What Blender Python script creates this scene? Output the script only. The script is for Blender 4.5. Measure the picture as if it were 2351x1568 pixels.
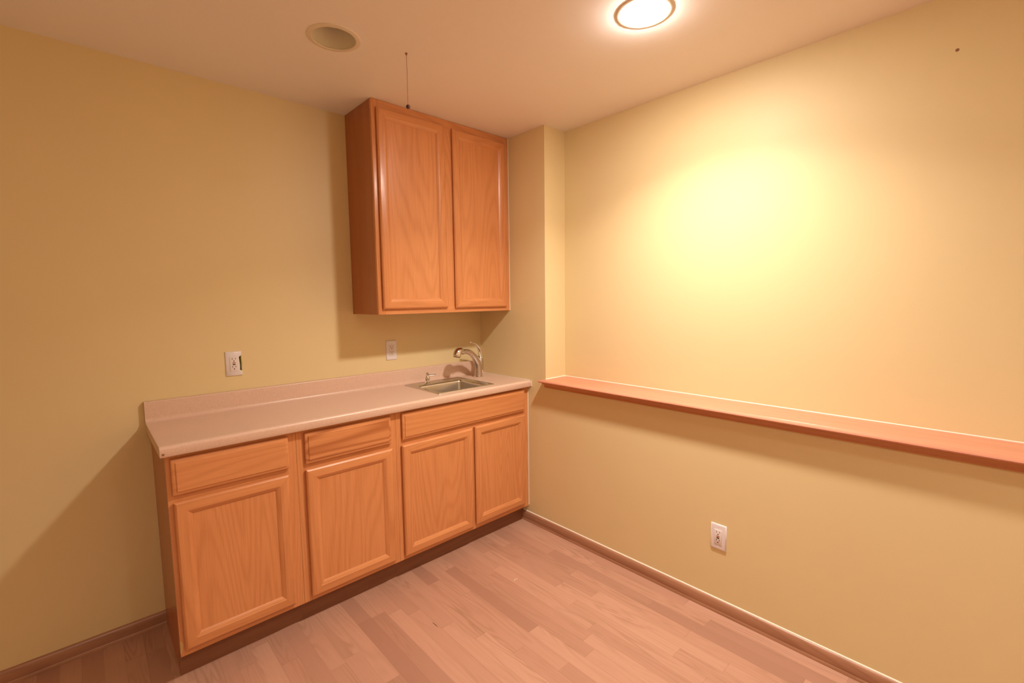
import bpy, bmesh, math
from mathutils import Vector, Matrix

for o in list(bpy.data.objects):
    bpy.data.objects.remove(o, do_unlink=True)
scene = bpy.context.scene
COL = scene.collection

# ------------------------------------------------------------ camera
H = 2.4037                       # ceiling height
cam_d = bpy.data.cameras.new('camera')
cam = bpy.data.objects.new('camera', cam_d)
COL.objects.link(cam)
cam_d.sensor_width = 36.0
cam_d.sensor_fit = 'HORIZONTAL'
cam_d.lens = 1063.48 * 36.0 / 2351.0
cam_d.clip_start = 0.02
_r = Vector((0.73297958, -0.68012702, -0.01296812)).normalized()
_f = Vector((0.67645202, 0.7307659, -0.09161805)).normalized()
_u = _r.cross(_f).normalized()
cam.matrix_world = Matrix(((_r.x, _u.x, -_f.x, -2.0082), (_r.y, _u.y, -_f.y, -2.4861),
                           (_r.z, _u.z, -_f.z, 1.4174), (0, 0, 0, 1)))
scene.camera = cam

# ------------------------------------------------------------ world, view
w = bpy.data.worlds.new('world'); scene.world = w; w.use_nodes = True
w.node_tree.nodes['Background'].inputs[0].default_value = (1.0, 0.7, 0.45, 1)
w.node_tree.nodes['Background'].inputs[1].default_value = 0.0
scene.view_settings.view_transform = 'Standard'
scene.view_settings.look = 'None'
scene.view_settings.gamma = 1.0
scene.view_settings.exposure = 0.10
scene.view_settings.use_curve_mapping = False

LAMP_COL = (1.0, 0.895, 0.81)
P_MAIN, P_BACK = 15.0, 8.8      # the can near the right wall; the cans behind the camera
LIT = [(-0.50, -1.555, P_MAIN), (-0.95, -3.85, P_BACK), (-2.15, -2.80, P_BACK)]
UNLIT = (-1.238, -0.688)

def can_lamp(x, y, power, spread):
    l = bpy.data.lights.new('bulb_light', 'AREA'); l.shape = 'DISK'; l.size = 0.135
    l.energy = power; l.color = LAMP_COL; l.spread = math.radians(spread)
    o = bpy.data.objects.new('bulb_light', l); COL.objects.link(o)
    o.location = (x, y, H - 0.0185)
    return o
LAMP_OBJ = [can_lamp(x, y, p, 130) for x, y, p in LIT]

# ------------------------------------------------------------ materials
def nt(name):
    m = bpy.data.materials.new(name); m.use_nodes = True
    t = m.node_tree; t.nodes.clear()
    out = t.nodes.new('ShaderNodeOutputMaterial'); b = t.nodes.new('ShaderNodeBsdfPrincipled')
    t.links.new(b.outputs[0], out.inputs[0])
    return m, t, b
def node(t, ty, **kw):
    n = t.nodes.new(ty)
    for k, v in kw.items(): setattr(n, k, v)
    return n
def math_n(t, op, a, b=None, c=None):
    n = node(t, 'ShaderNodeMath', operation=op)
    for i, v in enumerate((a, b, c)):
        if v is None: continue
        if isinstance(v, (int, float)): n.inputs[i].default_value = v
        else: t.links.new(v, n.inputs[i])
    return n.outputs[0]
def ramp(t, fac, stops):
    n = node(t, 'ShaderNodeValToRGB'); e = n.color_ramp.elements
    while len(e) < len(stops): e.new(0.5)
    for i, (p, c) in enumerate(stops):
        e[i].position = p; e[i].color = (*c, 1)
    t.links.new(fac, n.inputs[0]); return n.outputs[0]
def mix(t, fac, a, b, mode='MIX'):
    n = node(t, 'ShaderNodeMix', data_type='RGBA', blend_type=mode)
    for s, v in ((n.inputs[0], fac), (n.inputs[6], a), (n.inputs[7], b)):
        if isinstance(v, (int, float)): s.default_value = v
        elif isinstance(v, tuple): s.default_value = (*v, 1)
        else: t.links.new(v, s)
    return n.outputs[2]
def noise(t, vec, scale, detail=2.0, rough=0.5, dist=0.0):
    n = node(t, 'ShaderNodeTexNoise'); n.inputs['Scale'].default_value = scale
    n.inputs['Detail'].default_value = detail; n.inputs['Roughness'].default_value = rough
    n.inputs['Distortion'].default_value = dist
    t.links.new(vec, n.inputs['Vector']); return n.outputs[0]
def bump(t, b, h, strength, dist=0.002):
    n = node(t, 'ShaderNodeBump'); n.inputs['Strength'].default_value = strength
    n.inputs['Distance'].default_value = dist
    t.links.new(h, n.inputs['Height']); t.links.new(n.outputs[0], b.inputs['Normal'])

def paint(name, col, rough=0.55, var=0.04, bmp=0.12, spec=0.3):
    m, t, b = nt(name)
    tc = node(t, 'ShaderNodeTexCoord')
    n = noise(t, tc.outputs['Object'], 2.2, 4)
    c2 = tuple(c * (1 - var) for c in col)
    t.links.new(mix(t, n, col, c2), b.inputs['Base Color'])
    b.inputs['Roughness'].default_value = rough
    b.inputs['Specular IOR Level'].default_value = spec
    if bmp: bump(t, b, noise(t, tc.outputs['Object'], 160, 3), bmp, 0.001)
    return m

def oak(name, axis, light, dark, rough=0.33, rings=1.0, seed=0.0, ringw=0.15):
    """oak with its grain running along the given axis"""
    m, t, b = nt(name)
    tc = node(t, 'ShaderNodeTexCoord'); oi = node(t, 'ShaderNodeObjectInfo')
    add = node(t, 'ShaderNodeVectorMath', operation='ADD')
    cmb = node(t, 'ShaderNodeCombineXYZ')
    off = math_n(t, 'MULTIPLY_ADD', oi.outputs['Random'], 37.0, seed)
    for i in range(3): t.links.new(off, cmb.inputs[i])
    t.links.new(tc.outputs['Object'], add.inputs[0]); t.links.new(cmb.outputs[0], add.inputs[1])
    def mapped(lon, cross):
        mp = node(t, 'ShaderNodeMapping'); s = [cross] * 3; s['xyz'.index(axis)] = lon
        mp.inputs['Scale'].default_value = s
        t.links.new(add.outputs[0], mp.inputs['Vector']); return mp.outputs[0]
    big = noise(t, mapped(0.55, 5.5), 1.0, 1.0, 0.4, 0.15)
    r = math_n(t, 'SINE', math_n(t, 'MULTIPLY', big, 125.0 * rings))
    r = math_n(t, 'MULTIPLY_ADD', r, 0.5, 0.5)
    r = math_n(t, 'POWER', r, 2.2)
    fine = noise(t, mapped(6.0, 230.0), 1.0, 3, 0.6)
    tone = noise(t, mapped(0.8, 7.0), 1.0, 2)
    fac = math_n(t, 'ADD', math_n(t, 'MULTIPLY', r, ringw), math_n(t, 'MULTIPLY', fine, 0.5))
    fac = math_n(t, 'ADD', fac, math_n(t, 'MULTIPLY', tone, 0.22))
    col = ramp(t, fac, [(0.28, light), (0.80, dark)])
    t.links.new(col, b.inputs['Base Color'])
    b.inputs['Roughness'].default_value = rough
    b.inputs['Coat Weight'].default_value = 0.25; b.inputs['Coat Roughness'].default_value = 0.22
    bump(t, b, fine, 0.10, 0.0008)
    return m

WALL = paint('wall_paint', (0.810, 0.660, 0.360), 0.5, spec=0.35)
CEIL = paint('ceiling_paint', (0.93, 0.885, 0.85), 0.8, 0.03)
CAULK = paint('caulk_white', (0.86, 0.80, 0.66), 0.5, 0.0, 0)
OL, OD = (0.71, 0.300, 0.112), (0.52, 0.183, 0.055)
OAK_V = oak('oak_vertical', 'z', OL, OD)
OAK_H = oak('oak_horizontal', 'x', OL, OD, seed=3.0)
OAK_BOLD = oak('oak_bold_figure', 'x', OL, (0.46, 0.150, 0.045), rings=0.75, seed=5.0, ringw=0.42)
OAK_SIDE = oak('oak_side_veneer', 'z', (0.46, 0.155, 0.045), (0.33, 0.100, 0.028), rings=0.6)
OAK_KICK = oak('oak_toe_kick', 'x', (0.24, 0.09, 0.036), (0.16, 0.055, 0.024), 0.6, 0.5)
LEDGE = oak('ledge_wood', 'y', (0.69, 0.295, 0.185), (0.56, 0.215, 0.12), rings=0.35)
LEDGE_M = oak('ledge_moulding_wood', 'y', (0.56, 0.22, 0.080), (0.42, 0.14, 0.045), rings=0.35)
BASEB = oak('baseboard_wood', 'y', (0.45, 0.225, 0.125), (0.27, 0.115, 0.058), 0.45, 0.9)
BASEBX = oak('baseboard_wood_x', 'x', (0.45, 0.225, 0.125), (0.27, 0.115, 0.058), 0.45, 0.9)
RAWWOOD = paint('raw_wood', (0.72, 0.48, 0.20), 0.7, 0.1, 0)
PLATE = paint('plate_plastic', (0.84, 0.79, 0.80), 0.35, 0.0, 0, 0.5)
DEVICE = paint('device_plastic', (0.81, 0.74, 0.70), 0.35, 0.0, 0, 0.5)
BLACK = paint('dark_plastic', (0.02, 0.016, 0.014), 0.5, 0.0, 0)
SLOT = paint('slot_shadow_plastic', (0.13, 0.08, 0.05), 0.6, 0.0, 0)
RED = paint('red_plastic', (0.42, 0.10, 0.045), 0.45, 0.0, 0)
HOLE = paint('wall_cavity', (0.05, 0.045, 0.01), 0.9, 0.0, 0)
GREENY = paint('drywall_core_yellow', (0.50, 0.42, 0.05), 0.9, 0.2, 0)
TRIMW = paint('can_trim_white', (0.78, 0.71, 0.58), 0.4, 0.0, 0)
REFL = paint('can_reflector', (0.84, 0.80, 0.66), 0.35, 0.0, 0, 0.6)
GLASSB = paint('frosted_bulb', (0.72, 0.66, 0.55), 0.3, 0.0, 0, 0.6)
CORD = paint('pull_cord', (0.30, 0.15, 0.07), 0.6, 0.0, 0)
BALL = paint('dark_wood_ball', (0.07, 0.028, 0.03), 0.25, 0.0, 0, 0.6)

DARKBR = paint('dark_brown_core', (0.12, 0.055, 0.03), 0.8, 0.0, 0)
def metal(name, col, rough, aniso=0.0):
    m, t, b = nt(name)
    b.inputs['Base Color'].default_value = (*col, 1); b.inputs['Metallic'].default_value = 1.0
    tc = node(t, 'ShaderNodeTexCoord'); n = noise(t, tc.outputs['Object'], 9, 1)
    t.links.new(math_n(t, 'MULTIPLY_ADD', n, rough * 0.2, rough * 0.9), b.inputs['Roughness'])
    return m
CHROME = metal('chrome', (0.80, 0.79, 0.78), 0.10)
NICKEL = metal('satin_nickel', (0.66, 0.60, 0.56), 0.27)
STEEL = metal('brushed_steel', (0.62, 0.60, 0.56), 0.26)

def laminate():
    m, t, b = nt('counter_laminate')
    tc = node(t, 'ShaderNodeTexCoord')
    s = noise(t, tc.outputs['Object'], 420, 2, 0.7)
    g = noise(t, tc.outputs['Object'], 5, 2)
    c = ramp(t, s, [(0.30, (0.64, 0.43, 0.31)), (0.52, (0.76, 0.53, 0.40)), (0.72, (0.82, 0.61, 0.48))])
    c = mix(t, math_n(t, 'MULTIPLY', g, 0.15), c, (0.62, 0.44, 0.35))
    t.links.new(c, b.inputs['Base Color']); b.inputs['Roughness'].default_value = 0.32
    b.inputs['Specular IOR Level'].default_value = 0.5
    return m
LAM = laminate()

def emissive(name, col, strength):
    m, t, b = nt(name)
    b.inputs['Base Color'].default_value = (0.9, 0.85, 0.75, 1)
    b.inputs['Emission Color'].default_value = (*col, 1)
    b.inputs['Emission Strength'].default_value = strength
    return m
GLOW = emissive('lit_bulb', LAMP_COL, 260.0)
GLOW2 = emissive('lit_bulb_dim', LAMP_COL, 90.0)

def floor_mat():
    m, t, b = nt('laminate_floor')
    tc = node(t, 'ShaderNodeTexCoord'); sp = node(t, 'ShaderNodeSeparateXYZ')
    t.links.new(tc.outputs['Object'], sp.inputs[0])
    X, Y = sp.outputs[0], sp.outputs[1]
    W = 0.0635
    xs = math_n(t, 'DIVIDE', math_n(t, 'ADD', X, 0.0115), W)
    strip = math_n(t, 'FLOOR', xs); fx = math_n(t, 'FRACT', xs)
    wn = node(t, 'ShaderNodeTexWhiteNoise', noise_dimensions='1D'); t.links.new(strip, wn.inputs['W'])
    ys = math_n(t, 'ADD', math_n(t, 'DIVIDE', Y, 0.62), math_n(t, 'MULTIPLY', wn.outputs[0], 9.0))
    seg = math_n(t, 'FLOOR', ys); fy = math_n(t, 'FRACT', ys)
    cv = node(t, 'ShaderNodeCombineXYZ'); t.links.new(strip, cv.inputs[0]); t.links.new(seg, cv.inputs[1])
    w2 = node(t, 'ShaderNodeTexWhiteNoise', noise_dimensions='3D'); t.links.new(cv.outputs[0], w2.inputs['Vector'])
    rnd = w2.outputs[0]
    cc = node(t, 'ShaderNodeCombineXYZ')
    t.links.new(X, cc.inputs[0]); t.links.new(Y, cc.inputs[1]); t.links.new(math_n(t, 'MULTIPLY', rnd, 50.0), cc.inputs[2])
    def mapped(sx, sy):
        mp = node(t, 'ShaderNodeMapping'); mp.inputs['Scale'].default_value = (sx, sy, 1)
        t.links.new(cc.outputs[0], mp.inputs['Vector']); return mp.outputs[0]
    big = noise(t, mapped(13.0, 1.15), 1.0, 2, 0.5, 0.35)
    r = math_n(t, 'MULTIPLY_ADD', math_n(t, 'SINE', math_n(t, 'MULTIPLY', big, 78.0)), 0.5, 0.5)
    r = math_n(t, 'POWER', r, 1.6)
    mask = noise(t, mapped(15.0, 1.6), 1.0, 1)
    mask = math_n(t, 'MULTIPLY', math_n(t, 'SUBTRACT', mask, 0.38), 2.6)
    mask = math_n(t, 'MINIMUM', math_n(t, 'MAXIMUM', mask, 0.0), 1.0)
    fine = noise(t, mapped(210.0, 5.0), 1.0, 3, 0.6)
    base = ramp(t, rnd, [(0.0, (0.505, 0.270, 0.182)), (0.40, (0.590, 0.335, 0.228)), (0.70, (0.520, 0.285, 0.192)), (1.0, (0.400, 0.205, 0.140))])
    g = math_n(t, 'ADD', math_n(t, 'MULTIPLY', math_n(t, 'MULTIPLY', r, mask), 0.62), math_n(t, 'MULTIPLY', fine, 0.34))
    c = mix(t, g, base, (0.36, 0.19, 0.115))
    bx = math_n(t, 'FRACT', math_n(t, 'DIVIDE', xs, 3.0))
    seam = math_n(t, 'LESS_THAN', bx, 0.008)
    seam2 = math_n(t, 'MULTIPLY', math_n(t, 'LESS_THAN', fx, 0.03), 0.25)
    seam3 = math_n(t, 'MULTIPLY', math_n(t, 'LESS_THAN', fy, 0.005), 0.3)
    s = math_n(t, 'MAXIMUM', math_n(t, 'MULTIPLY', seam, 0.5), math_n(t, 'MAXIMUM', seam2, seam3))
    c = mix(t, s, c, (0.30, 0.16, 0.10))
    t.links.new(c, b.inputs['Base Color'])
    b.inputs['Roughness'].default_value = 0.36; b.inputs['Specular IOR Level'].default_value = 0.4
    bump(t, b, fine, 0.06, 0.0006)
    return m
FLOOR = floor_mat()

# ------------------------------------------------------------ mesh helpers
def link(name, bm, mats, parent=None, loc=(0, 0, 0), smooth=True, ang=35, merge=True):
    if merge: bmesh.ops.remove_doubles(bm, verts=bm.verts, dist=1e-5)
    bmesh.ops.recalc_face_normals(bm, faces=bm.faces)
    me = bpy.data.meshes.new(name)
    if smooth:
        for f in bm.faces: f.smooth = True
        a = math.radians(ang)
        for e in bm.edges:
            if len(e.link_faces) == 2 and e.calc_face_angle(0) > a: e.smooth = False
    bm.to_mesh(me); bm.free()
    for m in (mats if isinstance(mats, (list, tuple)) else [mats]): me.materials.append(m)
    o = bpy.data.objects.new(name, me); COL.objects.link(o)
    o.location = loc
    if parent: o.parent = parent
    return o
def new(): return bmesh.new()
def box(bm, x0, x1, y0, y1, z0, z1, bev=0.0, mat=0):
    vs = [bm.verts.new((x, y, z)) for x in (x0, x1) for y in (y0, y1) for z in (z0, z1)]
    idx = [(0, 1, 3, 2), (4, 6, 7, 5), (0, 4, 5, 1), (2, 3, 7, 6), (0, 2, 6, 4), (1, 5, 7, 3)]
    fs = [bm.faces.new([vs[i] for i in q]) for q in idx]
    for f in fs: f.material_index = mat
    bmesh.ops.recalc_face_normals(bm, faces=fs)
    if bev:
        es = list({e for f in fs for e in f.edges})
        r = bmesh.ops.bevel(bm, geom=es, offset=bev, segments=2, affect='EDGES', profile=0.5)
        for f in r['faces']: f.material_index = mat
def rings(bm, loops, cap0=True, cap1=True, matf=None):
    """skin a list of closed loops of equal length"""
    L = [[bm.verts.new(p) for p in lp] for lp in loops]
    n = len(L[0])
    for i in range(len(L) - 1):
        for j in range(n):
            k = (j + 1) % n
            f = bm.faces.new((L[i][j], L[i][k], L[i + 1][k], L[i + 1][j]))
            if matf: f.material_index = matf(i, j)
    if cap0: bm.faces.new(L[0][::-1])
    if cap1: bm.faces.new(L[-1])
def lathe(bm, prof, c=(0, 0, 0), n=40, cap0=True, cap1=True, axis=None):
    M = Matrix.Identity(3)
    if axis is not None: M = Vector((0, 0, 1)).rotation_difference(Vector(axis)).to_matrix()
    rings(bm, [[Vector(c) + M @ Vector((r * math.cos(2 * math.pi * i / n), r * math.sin(2 * math.pi * i / n), z))
                for i in range(n)] for r, z in prof], cap0, cap1)
def tube(bm, pts, rad, n=20, flat=1.0, side=None):
    """sweep a (possibly flattened) circle along points with a radius each; side = direction kept at full width"""
    pts = [Vector(p) for p in pts]
    loops = []
    for i, p in enumerate(pts):
        a = pts[max(i - 1, 0)]; b = pts[min(i + 1, len(pts) - 1)]
        d = (b - a).normalized()
        s = Vector(side) if side else (Vector((0, 0, 1)).cross(d) if abs(d.z) < .95 else Vector((1, 0, 0)))
        s = (s - d * s.dot(d)).normalized(); q = d.cross(s)
        r = rad[i] if isinstance(rad, (list, tuple)) else rad
        loops.append([p + s * r * math.cos(2 * math.pi * k / n) + q * r * flat * math.sin(2 * math.pi * k / n) for k in range(n)])
    rings(bm, loops)
def extrude_x(bm, prof, x0, x1, mat=0):
    rings(bm, [[(x0, y, z) for y, z in prof], [(x1, y, z) for y, z in prof]])
def extrude_y(bm, prof, y0, y1):
    rings(bm, [[(x, y0, z) for x, z in prof], [(x, y1, z) for x, z in prof]])
def smooth_path(P, R, n=8):
    """Catmull-Rom through P with radii R"""
    out, rr = [], []
    Q = [Vector(P[0]) * 2 - Vector(P[1])] + [Vector(p) for p in P] + [Vector(P[-1]) * 2 - Vector(P[-2])]
    for i in range(1, len(Q) - 2):
        for k in range(n):
            t = k / n
            a, b, c, d = Q[i - 1], Q[i], Q[i + 1], Q[i + 2]
            out.append(0.5 * ((2 * b) + (c - a) * t + (2 * a - 5 * b + 4 * c - d) * t * t + (-a + 3 * b - 3 * c + d) * t ** 3))
            rr.append(R[i - 1] * (1 - t) + R[i] * t)
    out.append(Q[-2]); rr.append(R[-1])
    return out, rr

def thing(name, label, cat, loc, rz=0.0, group=None):
    o = bpy.data.objects.new(name, None); COL.objects.link(o)
    o.location = loc; o.rotation_euler = (0, 0, rz); o.empty_display_size = 0.05
    tag(o, label, cat, group); return o
def tag(o, label, cat, group=None):
    o['label'] = label; o['category'] = cat
    if group: o['group'] = group
    return o
def struct(name, bm, mats, label=None, cat=None, smooth=False):
    o = link(name, bm, mats, smooth=smooth); o['kind'] = 'structure'
    if label: o['label'] = label
    if cat: o['category'] = cat
    return o

# ------------------------------------------------------------ room shell
XL, YB = -3.55, -4.55
RY, RX, ZL = -0.6093, 0.1775, 0.9353           # recess corner, recess depth, ledge top
bm = new(); box(bm, XL - .1, 0.35, YB - .1, 0.1, -0.1, 0.0)
struct('floor', bm, FLOOR, 'pinkish tan wood-look laminate strip floor', 'floor')
bm = new(); box(bm, XL - .1, 0.35, 0.0, 0.12, 0.0, H)
struct('wall_back', bm, WALL, 'yellow painted wall behind the oak cabinets', 'wall')
bm = new()
box(bm, 0.0, 0.35, RY, 0.0, 0.0, H)
box(bm, 0.0, 0.35, YB, RY, 0.0, ZL - 0.016)
box(bm, RX, 0.35, YB, RY, ZL - 0.016, H)
struct('wall_right', bm, WALL, 'yellow painted wall with a recessed upper half above the wooden ledge', 'wall')
bm = new(); box(bm, XL - .1, XL, YB, 0.0, 0.0, H); struct('wall_left', bm, WALL, 'yellow painted side wall left of the camera', 'wall')
bm = new(); box(bm, XL, 0.35, YB - .1, YB, 0.0, H); struct('wall_front', bm, WALL, 'yellow painted wall behind the camera', 'wall')

# ceiling with a round opening at every can
cans = [(x, y) for x, y, p in LIT] + [UNLIT]
RO, CELL = 0.079, 0.11
def uniq(v): return sorted(set(round(a, 5) for a in v))
xs = uniq([XL - .1, .35] + [c[0] + s * CELL for c in cans for s in (-1, 1)])
ys = uniq([YB - .1, .1] + [c[1] + s * CELL for c in cans for s in (-1, 1)])
bm = new()
for i in range(len(xs) - 1):
    for j in range(len(ys) - 1):
        mx, my = (xs[i] + xs[i + 1]) / 2, (ys[j] + ys[j + 1]) / 2
        if any(abs(mx - c[0]) < CELL and abs(my - c[1]) < CELL for c in cans): continue
        q = [(xs[i], ys[j]), (xs[i + 1], ys[j]), (xs[i + 1], ys[j + 1]), (xs[i], ys[j + 1])]
        bm.faces.new([bm.verts.new((x, y, H)) for x, y in q])
for cx, cy in cans:
    N = 64
    inner = [(cx + RO * math.cos(2 * math.pi * k / N), cy + RO * math.sin(2 * math.pi * k / N)) for k in range(N)]
    outer = []
    for k in range(N):
        a = 2 * math.pi * k / N; c, s = math.cos(a), math.sin(a); m = CELL / max(abs(c), abs(s))
        outer.append((cx + c * m, cy + s * m))
    for lo, hi, z0, z1 in ((outer, inner, H, H), (inner, inner, H, H + 0.014)):
        for k in range(N):
            kk = (k + 1) % N
            bm.faces.new([bm.verts.new(p) for p in ((*lo[k], z0), (*lo[kk], z0), (*hi[kk], z1), (*hi[k], z1))])
struct('ceiling', bm, CEIL, 'smooth off-white ceiling with recessed cans', 'ceiling')

# baseboards: flat face, thin groove, small shoe at the foot, rounded top
def bb_prof(s=1):
    return [(0, 0), (-.0145, 0), (-.0145, .010), (-.0118, .014), (-.0128, .018), (-.0128, .049), (-.0085, .0575), (-.004, .0606), (0, .0606)]
bm = new(); extrude_y(bm, bb_prof(), YB, -0.407)
o = struct('baseboard_right', bm, BASEB, 'brown wood baseboard along the foot of the right wall', 'baseboard', True)
bm = new(); rings(bm, [[(x0, a, z) for a, z in bb_prof()] for x0 in (XL, -1.829)])
struct('baseboard_back', bm, BASEBX, 'brown wood baseboard left of the base cabinets', 'baseboard', True)
# light caulk lines
bm = new(); extrude_y(bm, [(0, .0603), (-.0042, .0603), (-.0030, .0632), (0, .0652)], YB, -0.407)
struct('trim_1', bm, CAULK, 'thin light caulk bead on top of the right baseboard', 'caulk')
bm = new(); extrude_y(bm, [(RX, ZL), (RX - .002, ZL), (RX - .001, ZL + .0015), (RX, ZL + .003)], YB, RY)
rings(bm, [[(x, RY, ZL), (x, RY - .004, ZL), (x, RY, ZL + .004)] for x in (0.0, RX)])
struct('trim_2', bm, CAULK, 'thin light caulk bead where the ledge meets the recess', 'caulk')

# ------------------------------------------------------------ cabinets
FY = -0.4557                                    # face frame front of the base cabinets
def panel_door(x0, x1, z0, z1, yf, th=0.019, fw=0.055, c=(0, 0, 0)):
    """frame of the door: chamfered outer edge, flat stiles and rails, sloped inner edge; returns (frame bm, panel bm)"""
    cx, cy, cz = c
    def loop(i, y): return [(x0 + i - cx, y - cy, z0 + i - cz), (x1 - i - cx, y - cy, z0 + i - cz),
                            (x1 - i - cx, y - cy, z1 - i - cz), (x0 + i - cx, y - cy, z1 - i - cz)]
    bm = new()
    prof = [(0.004, yf + th), (0.0, yf + th * .62), (0.0, yf + .0085), (0.0022, yf + .0048), (0.0075, yf + .0012), (0.0125, yf),
            (fw - .0165, yf), (fw - .0150, yf + .0012), (fw - .0125, yf + .0020), (fw - .0012, yf + .0098), (fw, yf + .0118), (fw, yf + th)]
    rings(bm, [loop(i, y) for i, y in prof], False, False, lambda i, j: 1 if j % 2 == 0 else 0)
    bp = new(); i = fw - .001
    p = [(x0 + i - cx, z0 + i - cz), (x1 - i - cx, z0 + i - cz), (x1 - i - cx, z1 - i - cz), (x0 + i - cx, z1 - i - cz)]
    rings(bp, [[(a, yf + .0112 - cy, b) for a, b in p], [(a, yf + .0175 - cy, b) for a, b in p]])
    return bm, bp
def add_door(root, x0, x1, z0, z1, yf):
    c = root.location
    b1, b2 = panel_door(x0, x1, z0, z1, yf, c=c)
    d = link('door', b1, [OAK_V, OAK_H], root, ang=20)
    link('door_panel', b2, OAK_V, d, smooth=False)
def add_drawer(root, x0, x1, z0, z1, yf, th=0.019, mat=None):
    c = root.location
    def loop(i, y): return [(x0 + i - c.x, y - c.y, z0 + i - c.z), (x1 - i - c.x, y - c.y, z0 + i - c.z),
                            (x1 - i - c.x, y - c.y, z1 - i - c.z), (x0 + i - c.x, y - c.y, z1 - i - c.z)]
    bm = new()
    prof = [(0.004, yf + th), (0.0, yf + th * .62), (0.0, yf + .0095), (0.0015, yf + .0065), (0.007, yf + .0040), (0.0125, yf + .0030),
            (0.0140, yf + .0006), (0.0155, yf)]
    rings(bm, [loop(i, y) for i, y in prof])
    link('drawer_front', bm, OAK_BOLD if 'bold wavy' in root['label'] else OAK_H, root, ang=20)

def base_cabinet(x0, x1, label, openings, mull, sx0=0.0, sx1=0.0, kick_left=False):
    t = thing('base_cabinet', label, 'cabinet', ((x0 + x1) / 2, -0.22, 0), group=None)
    cx, cy = t.location.x, t.location.y
    top, bot = 0.8755, 0.103
    # carcass: sides with the toe notch, bottom, back
    bm = new()
    for a, b in ((x0, x0 + .016), (x1 - .016, x1)):
        pr = [(-0.001, 0.0), (-0.3915, 0.0), (-0.3915, bot), (FY + .019, bot), (FY + .019, top), (-0.001, top)]
        rings(bm, [[(a - cx, y - cy, z) for y, z in pr], [(b - cx, y - cy, z) for y, z in pr]])
    box(bm, x0 + .016 - cx, x1 - .016 - cx, FY + .019 - cy, -.001 - cy, bot, bot + .016)
    box(bm, x0 + .016 - cx, x1 - .016 - cx, -.008 - cy, -.001 - cy, bot + .016, top)
    link('carcass', bm, OAK_SIDE, t, smooth=False)
    # face frame: stiles full height, rails between them, optional mullion
    bm = new(); sw = 0.046
    def bx(a, b, z0, z1, m): box(bm, a - cx, b - cx, FY - cy, FY + .019 - cy, z0, z1, mat=m)
    bx(x0 + sx0, x0 + sw, bot, top, 0); bx(x1 - sw, x1 - sx1, bot, top, 0)
    bx(x0 + sw, x1 - sw, bot, bot + .036, 1); bx(x0 + sw, x1 - sw, .693, .732, 1); bx(x0 + sw, x1 - sw, top - .036, top, 1)
    for m in mull: bx(m - .02, m + .02, bot + .036, .693, 0)
    link('face_frame', bm, [OAK_V, OAK_H], t, smooth=False)
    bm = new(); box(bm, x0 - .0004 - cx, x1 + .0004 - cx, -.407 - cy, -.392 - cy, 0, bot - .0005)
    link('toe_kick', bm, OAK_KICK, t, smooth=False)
    yf = FY - .0195
    for (a, b, z0, z1, kind) in openings:
        (add_drawer if kind == 'd' else add_door)(t, a, b, z0, z1, yf)
    return t
c1 = base_cabinet(-1.829, -1.3835, 'oak base cabinet at the left end of the counter, one drawer over one door',
                  [(-1.815, -1.4165, .7235, .8585, 'd'), (-1.815, -1.4205, .127, .698, 'p')], [])
c2 = base_cabinet(-1.3825, -0.9175, 'middle oak base cabinet, one drawer with bold wavy grain over one door',
                  [(-1.3515, -.948, .7235, .8585, 'd'), (-1.3535, -.9435, .1235, .6985, 'p')], [])
c3 = base_cabinet(-0.9165, -0.0035, 'wide oak sink base cabinet with one long false drawer above two doors',
                  [(-.8875, -.042, .7265, .861, 'd'), (-.8925, -.4515, .1235, .700, 'p'), (-.434, -.041, .130, .7035, 'p')], [-.4425])
# raw wood chip at the foot of the left stile, on the corner
bm = new()
pr = [(-1.8292, .118), (-1.8262, .113), (-1.8215, .135), (-1.8195, .150), (-1.8225, .160), (-1.8275, .168), (-1.8292, .160)]
rings(bm, [[(x - c1.location.x, FY - .0006 - c1.location.y, z) for x, z in pr], [(x - c1.location.x, FY + .001 - c1.location.y, z) for x, z in pr]])
o = link('wood_chip', bm, RAWWOOD, c1, smooth=False); o['label'] = 'pale raw wood showing at a chipped stile corner'

# filler bead of caulk down the right side of the cabinet
bm = new(); box(bm, -.0034, 0.0, FY - .004, FY + .012, .108, .862)
struct('trim_3', bm, CAULK, 'thin light caulk line between sink cabinet and right wall', 'caulk')

# wall cabinet
UX0, UX1, UZ0, UY = -0.904, -0.003, 1.3456, -0.3006
t = thing('wall_cabinet', 'tall two-door oak wall cabinet hung up against the ceiling above the sink', 'cabinet', ((UX0 + UX1) / 2, -.15, UZ0))
cx, cy, cz = t.location
ztop = H - .0012
bm = new()
box(bm, UX0 - cx, UX0 + .016 - cx, UY + .019 - cy, -.001 - cy, 0, ztop - cz)
box(bm, UX1 - .016 - cx, UX1 - cx, UY + .019 - cy, -.001 - cy, 0, ztop - cz)
box(bm, UX0 + .016 - cx, UX1 - .016 - cx, UY + .019 - cy, -.001 - cy, .020, .036)
box(bm, UX0 + .016 - cx, UX1 - .016 - cx, UY + .019 - cy, -.001 - cy, ztop - cz - .016, ztop - cz)
box(bm, UX0 + .016 - cx, UX1 - .016 - cx, -.008 - cy, -.001 - cy, .036, ztop - cz - .016)
link('carcass', bm, OAK_SIDE, t, smooth=False)
bm = new()
def bx(a, b, z0, z1, m, bv=0.0): box(bm, a - cx, b - cx, UY - cy, UY + .019 - cy, z0 - cz, z1 - cz, bev=bv, mat=m)
bx(UX0, UX0 + .0385, UZ0, ztop, 0, .0016); bx(UX1 - .0385, UX1, UZ0, ztop, 0)
bx(UX0 + .0385, UX1 - .0385, UZ0, UZ0 + .038, 1); bx(UX0 + .0385, UX1 - .0385, ztop - .045, ztop, 1)
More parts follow.
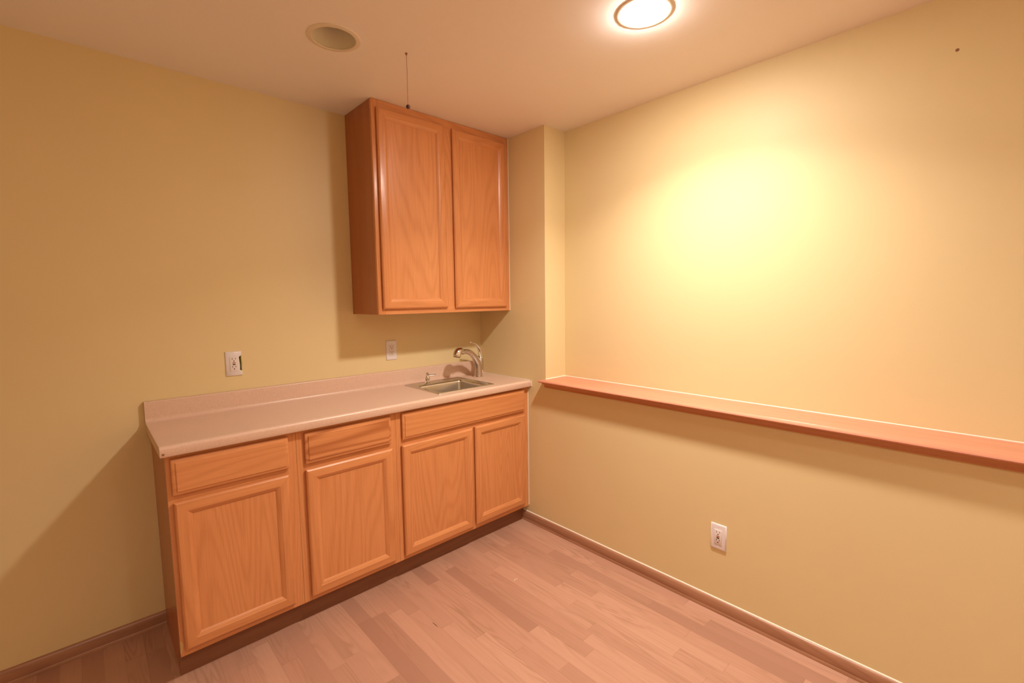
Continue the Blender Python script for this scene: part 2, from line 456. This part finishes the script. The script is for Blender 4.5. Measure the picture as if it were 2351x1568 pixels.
bx(-.4565 - .036, -.4565 + .036, UZ0 + .038, ztop - .045, 0)
link('face_frame', bm, [OAK_V, OAK_H], t)
add_door(t, -.882, -.4835, 1.3725, 2.3655, UY - .0195)
add_door(t, -.4305, -.0375, 1.3690, 2.3630, UY - .0195)
bm = new(); box(bm, -.0029, 0.0, UY - .003, UY + .012, UZ0, H - .002)
struct('trim_4', bm, CAULK, 'thin light caulk line between wall cabinet and right wall', 'caulk')

# ------------------------------------------------------------ countertop with sink cut-out
CZ, CF, CB = 0.9140, -0.4892, 0.8765
SX0, SX1, SY0, SY1 = -0.640, -0.240, -0.424, -0.055     # sink rim
HX0, HX1, HY0, HY1 = -0.618, -0.268, -0.405, -0.150      # hole
t = thing('countertop', 'long mauve-beige laminate countertop with coved backsplash over the base cabinets', 'countertop', (-.92, -.24, CB))
cx, cy, cz = t.location
def arc(yc, zc, r, a0, a1, n=7):
    return [(yc + r * math.cos(math.radians(a0 + (a1 - a0) * k / n)), zc + r * math.sin(math.radians(a0 + (a1 - a0) * k / n))) for k in range(n + 1)]
zs = 1.0033
top = [(-.0012, zs)] + arc(-.016, zs - .006, .006, 90, 180, 4) + [(-.022, .938)] + arc(-.040, .932, .018, 0, -90, 6)
front = [(-.452, CZ)] + [(-.460, CZ + .0012), (-.466, CZ + .0015)] + arc(CF + .012, CZ - .0105, .012, 80, 180, 7) + \
        [(CF, CB + .006), (CF + .003, CB), (-.448, CB), (-.448, CZ - .019)]
full = top + front + [(-.0012, CZ - .019)]
def sh(pr): return [(y - cy, z - cz) for y, z in pr]
bm = new()
XA, XB = -1.843, -0.0025
extrude_x(bm, sh(full), XA - cx, HX0 - cx); extrude_x(bm, sh(full), HX1 - cx, XB - cx)
extrude_x(bm, sh(top + [(HY1, CZ), (HY1, CZ - .019), (-.0012, CZ - .019)]), HX0 - cx, HX1 - cx)
extrude_x(bm, sh([(HY0, CZ)] + front + [(HY0, CZ - .019)]), HX0 - cx, HX1 - cx)
link('counter_slab', bm, LAM, t, ang=40, merge=False)
bm = new()
ep = sh(top + front[:-2] + [(-.0012, CB)])
rings(bm, [[(XA - .0012 - cx, y, z) for y, z in ep], [(XA + .0002 - cx, y, z) for y, z in ep]])
o = link('end_cap', bm, LAM, t, smooth=False)
bm = new(); lathe(bm, [(.0042, 0), (.0042, .0016), (.003, .0022)], (-1.8345 - cx, CF - cy + .0002, .0115), 14, axis=(0, -1, 0))
o = link('screw', bm, CORD, t); o['label'] = 'small dark brown screw head near the left end of the front edge'
bm = new(); box(bm, -.0024, 0, CF - .003, CF + .012, CB + .001, CZ + .002)
box(bm, -.0024, 0, CF, -.02, CZ - .002, CZ + .003)
struct('trim_5', bm, CAULK, 'thin light caulk line where the countertop meets the right wall', 'caulk')

# ------------------------------------------------------------ sink
def rrect(x0, x1, y0, y1, r, z, n=6):
    out = []
    for cxx, cyy, a in ((x1 - r, y1 - r, 0), (x0 + r, y1 - r, 90), (x0 + r, y0 + r, 180), (x1 - r, y0 + r, 270)):
        for k in range(n + 1):
            b = math.radians(a + 90 * k / n); out.append((cxx + r * math.cos(b), cyy + r * math.sin(b), z))
    return out
t = thing('bar_sink', 'small square stainless steel drop-in bar sink set in the countertop', 'sink', ((SX0 + SX1) / 2, (SY0 + SY1) / 2, CZ))
sx, sy, sz = t.location
def rr(x0, x1, y0, y1, r, z): return [(a - sx, b - sy, c - sz) for a, b, c in rrect(x0, x1, y0, y1, r, z)]
BX0, BX1, BY0, BY1 = -0.603, -0.300, -0.398, -0.158
bm = new()
rings(bm, [rr(SX0, SX1, SY0, SY1, .012, CZ + .0003), rr(SX0 + .001, SX1 - .001, SY0 + .001, SY1 - .001, .012, CZ + .0030),
           rr(SX0 + .006, SX1 - .006, SY0 + .006, SY1 - .006, .012, CZ + .0042), rr(SX0 + .012, SX1 - .012, SY0 + .012, SY1 - .012, .012, CZ + .0022),
           rr(BX0 - .004, BX1 + .004, BY0 - .004, BY1 + .004, .022, CZ + .0020), rr(BX0, BX1, BY0, BY1, .018, CZ - .002),
           rr(BX0 + .002, BX1 - .002, BY0 + .002, BY1 - .002, .018, CZ - .010), rr(BX0 + .008, BX1 - .008, BY0 + .008, BY1 - .008, .02, CZ - .118),
           rr(BX0 + .013, BX1 - .013, BY0 + .013, BY1 - .013, .022, CZ - .134), rr(BX0 + .030, BX1 - .030, BY0 + .030, BY1 - .030, .03, CZ - .141),
           rr(BX0 + .090, BX1 - .090, BY0 + .070, BY1 - .070, .035, CZ - .145)], False, True)
link('basin', bm, STEEL, t, ang=50)
bm = new(); lathe(bm, [(.042, 0), (.042, .002), (.036, .003), (.030, .0005), (.005, .0002)], ((BX0 + BX1) / 2 - sx, (BY0 + BY1) / 2 - sy, -.1448), 32)
link('drain', bm, CHROME, t)

# soap dispenser
t = thing('soap_dispenser', 'small chrome soap dispenser pump on the rear left of the sink rim', 'soap dispenser', (-.506, -.106, CZ + .0020))
bm = new(); lathe(bm, [(.019, 0), (.019, .003), (.015, .0065), (.0095, .009), (.0085, .015)], n=28); link('collar', bm, CHROME, t)
bm = new(); lathe(bm, [(.0075, .014), (.0125, .021), (.0145, .029), (.013, .037), (.0085, .043), (.0068, .049), (.0085, .054), (.0085, .060), (.005, .0645)], n=28); link('pump_body', bm, CHROME, t)
P, R = smooth_path([(0, 0, .050), (.018, -.010, .0505), (.034, -.019, .0495), (.046, -.026, .053)], [.0048, .004, .0034, .0032])
bm = new(); tube(bm, P, R, 14); link('nozzle', bm, CHROME, t)

# ------------------------------------------------------------ faucet
t = thing('faucet', 'single-lever pull-out faucet in satin metal on the counter right of the sink', 'faucet', (-.142, -.141, CZ + .0004))
ca, sa = math.cos(math.radians(188)), math.sin(math.radians(188))
side = (-sa, ca, 0)
def fp(s, z): return (s * ca, s * sa, z - CZ)
bm = new(); lathe(bm, [(.0315, 0), (.0315, .004), (.029, .0075), (.0265, .009)], n=40); link('base_ring', bm, CHROME, t)
P, R = smooth_path([fp(-.001, .920), fp(-.001, .950), fp(.001, .985), fp(.011, 1.018), fp(.036, 1.052), fp(.070, 1.079), fp(.108, 1.090), fp(.140, 1.088)],
                   [.0265, .0255, .0245, .0225, .0185, .0165, .0150, .0148], 8)
bm = new(); tube(bm, P, R, 28, side=side); link('spout', bm, NICKEL, t)
P, R = smooth_path([fp(-.010, .960), fp(-.016, .995), fp(-.021, 1.020), fp(-.024, 1.040), fp(-.0245, 1.052)], [.024, .0235, .0215, .0185, .0145], 6)
bm = new(); tube(bm, P, R, 28, side=side); link('valve_body', bm, NICKEL, t)
P, R = smooth_path([fp(-.0245, 1.034), fp(-.0245, 1.055), fp(-.021, 1.080), fp(-.010, 1.104), fp(.010, 1.124), fp(.034, 1.137), fp(.062, 1.1455)],
                   [.0215, .0200, .0172, .0135, .0095, .0062, .0042], 7)
bm = new(); tube(bm, P, R, 20, flat=.75, side=side); h = link('handle', bm, CHROME, t)
bm = new(); bmesh.ops.create_uvsphere(bm, u_segments=20, v_segments=14, radius=.0070, matrix=Matrix.Translation(fp(.066, 1.1465))); link('handle_knob', bm, CHROME, h)
d = Vector(fp(.212, 1.062)) - Vector(fp(.150, 1.094)); c = Vector(fp(.138, 1.0885))
P = [fp(.134, 1.090), fp(.144, 1.094), fp(.158, 1.0985), fp(.173, 1.095), fp(.182, 1.084), fp(.187, 1.072), fp(.189, 1.064)]
P2, R2 = smooth_path(P, [.0155, .0182, .0215, .0240, .0250, .0250, .0240], 5)
bm = new(); tube(bm, P2, R2, 28, side=side); s = link('spray_head', bm, CHROME, t)
a = Vector(P2[-1]); dd = (Vector(P2[-1]) - Vector(P2[-2])).normalized()
bm = new(); lathe(bm, [(.0215, 0), (.0210, .003), (.012, .0034)], a - dd * .0005, 28, axis=dd); link('nozzle_face', bm, BLACK, s)
bm = new(); bmesh.ops.create_uvsphere(bm, u_segments=16, v_segments=10, radius=.0055, matrix=Matrix.Translation(Vector(fp(.068, 1.0625)) + Vector(side) * .0)); link('spray_button', bm, CHROME, t)

# ------------------------------------------------------------ ledge on the right wall
t = thing('wall_ledge', 'long reddish wooden ledge with moulded edge capping the lower right wall', 'ledge', (0, -1.5, ZL - .016))
lz = t.location.z
def lp(pts): return [(x, z - lz) for x, z in pts]
prof = lp([(RX - .0005, ZL), (-.0335, ZL), (-.0345, ZL - .0010), (-.0355, ZL - .0002), (-.0460, ZL - .0006), (-.0520, ZL - .0035),
           (-.0545, ZL - .0080), (-.0520, ZL - .0125), (-.0450, ZL - .0155), (-.001, ZL - .0158), (RX - .0005, ZL - .0158)])
bm = new(); extrude_y(bm, prof, YB + .001 + 1.5, RY - .0005 + 1.5)
ear = lp([(-.0008, ZL), (-.0335, ZL), (-.0345, ZL - .0010), (-.0355, ZL - .0002), (-.0460, ZL - .0006), (-.0520, ZL - .0035),
          (-.0545, ZL - .0080), (-.0520, ZL - .0125), (-.0450, ZL - .0155), (-.0008, ZL - .0158)])
extrude_y(bm, ear, RY - .0005 + 1.5, RY + .012 + 1.5)
link('board', bm, LEDGE, t, ang=30, merge=False)
mp = lp([(-.0005, ZL - .0160), (-.0385, ZL - .0160), (-.0370, ZL - .0200), (-.0300, ZL - .0245), (-.0210, ZL - .0290), (-.0165, ZL - .0345),
         (-.0150, ZL - .0400), (-.0120, ZL - .0405), (-.0115, ZL - .0460), (-.0070, ZL - .0490), (-.0005, ZL - .0495)])
bm = new(); extrude_y(bm, mp, YB + .001 + 1.5, RY - .002 + 1.5)
link('cove_moulding', bm, LEDGE_M, t, ang=30)

# ------------------------------------------------------------ outlets (local frame: x right, z up, facing -y)
def plate_mesh(w_, h_, notch=False):
    bm = new(); hw, hh = w_ / 2, h_ / 2
    if not notch:
        def lp_(i, y): return [(-hw + i, y, -hh + i), (hw - i, y, -hh + i), (hw - i, y, hh - i), (-hw + i, y, hh - i)]
        rings(bm, [lp_(0, 0), lp_(0, -.0030), lp_(.0025, -.0055), lp_(.005, -.0062)])
    else:
        def lp_(i, y):
            return [(-hw + i, y, -hh + i), (hw - i, y, -hh + i), (hw - i - .001, y, -hh + .018 - i), (hw - .010 - i * .3, y, -hh + .0225),
                    (hw - .0085 - i * .3, y, -.010), (hw - .0100 - i * .3, y, .012), (hw - .0115 - i * .3, y, hh - .0265), (hw - .004 - i, y, hh - .0225 + i * .3),
                    (hw - i, y, hh - .018 + i), (hw - i, y, hh - i), (-hw + i, y, hh - i)]
        rings(bm, [lp_(0, 0), lp_(0, -.0030), lp_(.0022, -.0062)])
    return bm
def outlet(label, loc, rz, gfci, notch=False, w_=.068, h_=.1145):
    t = thing('wall_outlet', label, 'outlet', loc, rz)
    link('cover_plate', plate_mesh(w_, h_, notch), PLATE, t, ang=60)
    bm = new(); box(bm, -.0168, .0168, -.0085, -.0058, -.0335, .0335, .0009)
    dv = link('receptacle', bm, DEVICE, t)
    def slots(zc, s=1):
        for x, hh in ((-.0064, .0040), (.0064, .0034)):
            bm = new(); box(bm, x - .0011, x + .0011, -.0088, -.0083, zc - hh, zc + hh); link('blade_slot', bm, SLOT, dv, smooth=False)
        bm = new(); lathe(bm, [(.0025, 0), (.0025, .0004)], (0, -.0084, zc - .0108), 16, axis=(0, -1, 0)); link('ground_hole', bm, BLACK, dv)
    zt = .0235 if gfci else .0215
    zb = -.0135 if gfci else -.0105
    slots(zt); slots(zb)
    if gfci:
        bm = new(); box(bm, -.0064, .0064, -.0094, -.0082, .0022, .0062, .0005); o = link('reset_button', bm, RED, dv); o['label'] = 'small red-brown reset button'
        bm = new(); box(bm, -.0058, .0058, -.0094, -.0082, -.0058, -.0014, .0005); o = link('test_button', bm, BLACK, dv); o['label'] = 'small black test button'
    for z in (.0475, -.0475):
        bm = new(); lathe(bm, [(.0026, 0), (.0024, .0006), (.0010, .0008)], (0, -.0061, z), 16, axis=(0, -1, 0)); link('screw', bm, DEVICE, t)
    return t
oa = outlet('white outlet with red and black buttons and a broken right edge above the counter', (-1.4995, 0, 1.130), 0, True, True)
# the gap in the drywall at the broken edge
bm = new(); pr = [(.0215, -.032), (.0330, -.034), (.0345, 0), (.0330, .036), (.0240, .034)]
rings(bm, [[(x, -.0012, z) for x, z in pr], [(x, 0.0, z) for x, z in pr]]); o = link('wall_gap', bm, HOLE, oa, smooth=False); o['label'] = 'dark gap in the wall beside the broken plate'
bm = new(); box(bm, .0300, .0332, -.0040, -.0012, -.0300, .0330, .0008); o = link('gap_edge', bm, GREENY, oa); o['label'] = 'yellowish torn drywall edge'
outlet('plain white duplex outlet on the wall under the wall cabinet, left of the faucet', (-.6815, 0, 1.125), 0, False)
outlet('white outlet with red and black buttons low on the right wall under the ledge', (0, -1.6555, .3515), -math.pi / 2, True)

# ------------------------------------------------------------ recessed cans
def can(x, y, lit, label, lamp=None, glow=None):
    t = thing('recessed_light', label, 'ceiling light', (x, y, H))
    bm = new()
    rings(bm, [[(r * math.cos(2 * math.pi * k / 64), r * math.sin(2 * math.pi * k / 64), z) for k in range(64)]
               for r, z in ((.0785, .004), (.0775, -.0010), (.0800, -.0040), (.0900, -.0036), (.0965, -.0016), (.0970, .0))], False, False)
    link('trim_ring', bm, TRIMW, t)
    bm = new()
    rings(bm, [[(r * math.cos(2 * math.pi * k / 64), r * math.sin(2 * math.pi * k / 64), z) for k in range(64)]
               for r, z in ((.0782, .0), (.0770, .015), (.0730, .045), (.0660, .080), (.0560, .110), (.0420, .130), (.0300, .136))], False, True)
    link('reflector', bm, REFL, t)
    z0 = -.0165 if lit else .055
    bm = new(); k = 1.35 if lit else .95; lathe(bm, [(.010 * k, z0 + .000), (.035 * k, z0 + .0015), (.050 * k, z0 + .006), (.0560 * k, z0 + .014), (.0540 * k, z0 + .024), (.040, z0 + .045), (.024, z0 + .060), (.018, z0 + .072)], n=40)
    link('bulb', bm, glow if lit else GLASSB, t)
    if lamp:
        lamp.parent = t; lamp.location = (0, 0, -.018)
    return t
labels = ['brightly lit recessed ceiling light near the top right of the room',
          'lit recessed ceiling light far behind the camera, nearer the right wall',
          'lit recessed ceiling light just behind the camera, over the open floor']
for (x, y, p), lab, lm in zip(LIT, labels, LAMP_OBJ): can(x, y, True, lab, lm, GLOW if p == P_MAIN else GLOW2)
can(*UNLIT, False, 'unlit recessed ceiling light left of the pull cord')

# pull cord
t = thing('pull_cord', 'thin brown pull cord with a dark ball hanging from the ceiling by the wall cabinet', 'pull cord', (-.980, -.774, H))
bm = new(); lathe(bm, [(.0050, -.0002), (.0045, -.004), (.0022, -.008), (.0012, -.010)], n=16); link('ceiling_eyelet', bm, CORD, t)
bm = new(); tube(bm, [(0, 0, -.008), (.0008, .0005, -.07), (.0, .0, -.13), (.0004, 0, -.200)], .0009, 8); link('string', bm, CORD, t)
bm = new(); bmesh.ops.create_uvsphere(bm, u_segments=24, v_segments=16, radius=.0085, matrix=Matrix.Translation((.0004, 0, -.2064))); link('ball', bm, BALL, t)

# small things
bm = new()
q = [(-.9725, -.826), (-.9705, -.827), (-.9690, -.850), (-.9710, -.872), (-.9722, -.850)]
rings(bm, [[(x, y, .0002) for x, y in q], [(x, y, .0006) for x, y in q]])  # dark sliver laid on the floor to stand for an open joint
tag(link('floor_crack', bm, DARKBR, smooth=False), 'thin dark sliver marking the gap at a chipped joint in the middle of the floor', 'crack')
bm = new(); lathe(bm, [(.0052, 0), (.0050, .0006), (.0020, .0012)], (RX, -2.312, 2.218), 14, axis=(-1, 0, 0))  # raised brown disc standing for an empty nail hole
tag(link('nail_hole', bm, CORD), 'tiny brown dot for a nail hole high on the right wall', 'nail')
bm = new()
P = [(.007 * math.cos(a) * (1 + .15 * k), .005 * math.sin(a), .0012) for k, a in enumerate([math.radians(b) for b in (-20, 10, 40, 75, 110, 145, 180, 210)])]
tube(bm, P, .0011, 8)
tag(link('paint_flake', bm, CAULK, loc=(-.492, -.856, 0)), 'tiny curled white scrap lying on the middle of the floor', 'scrap')
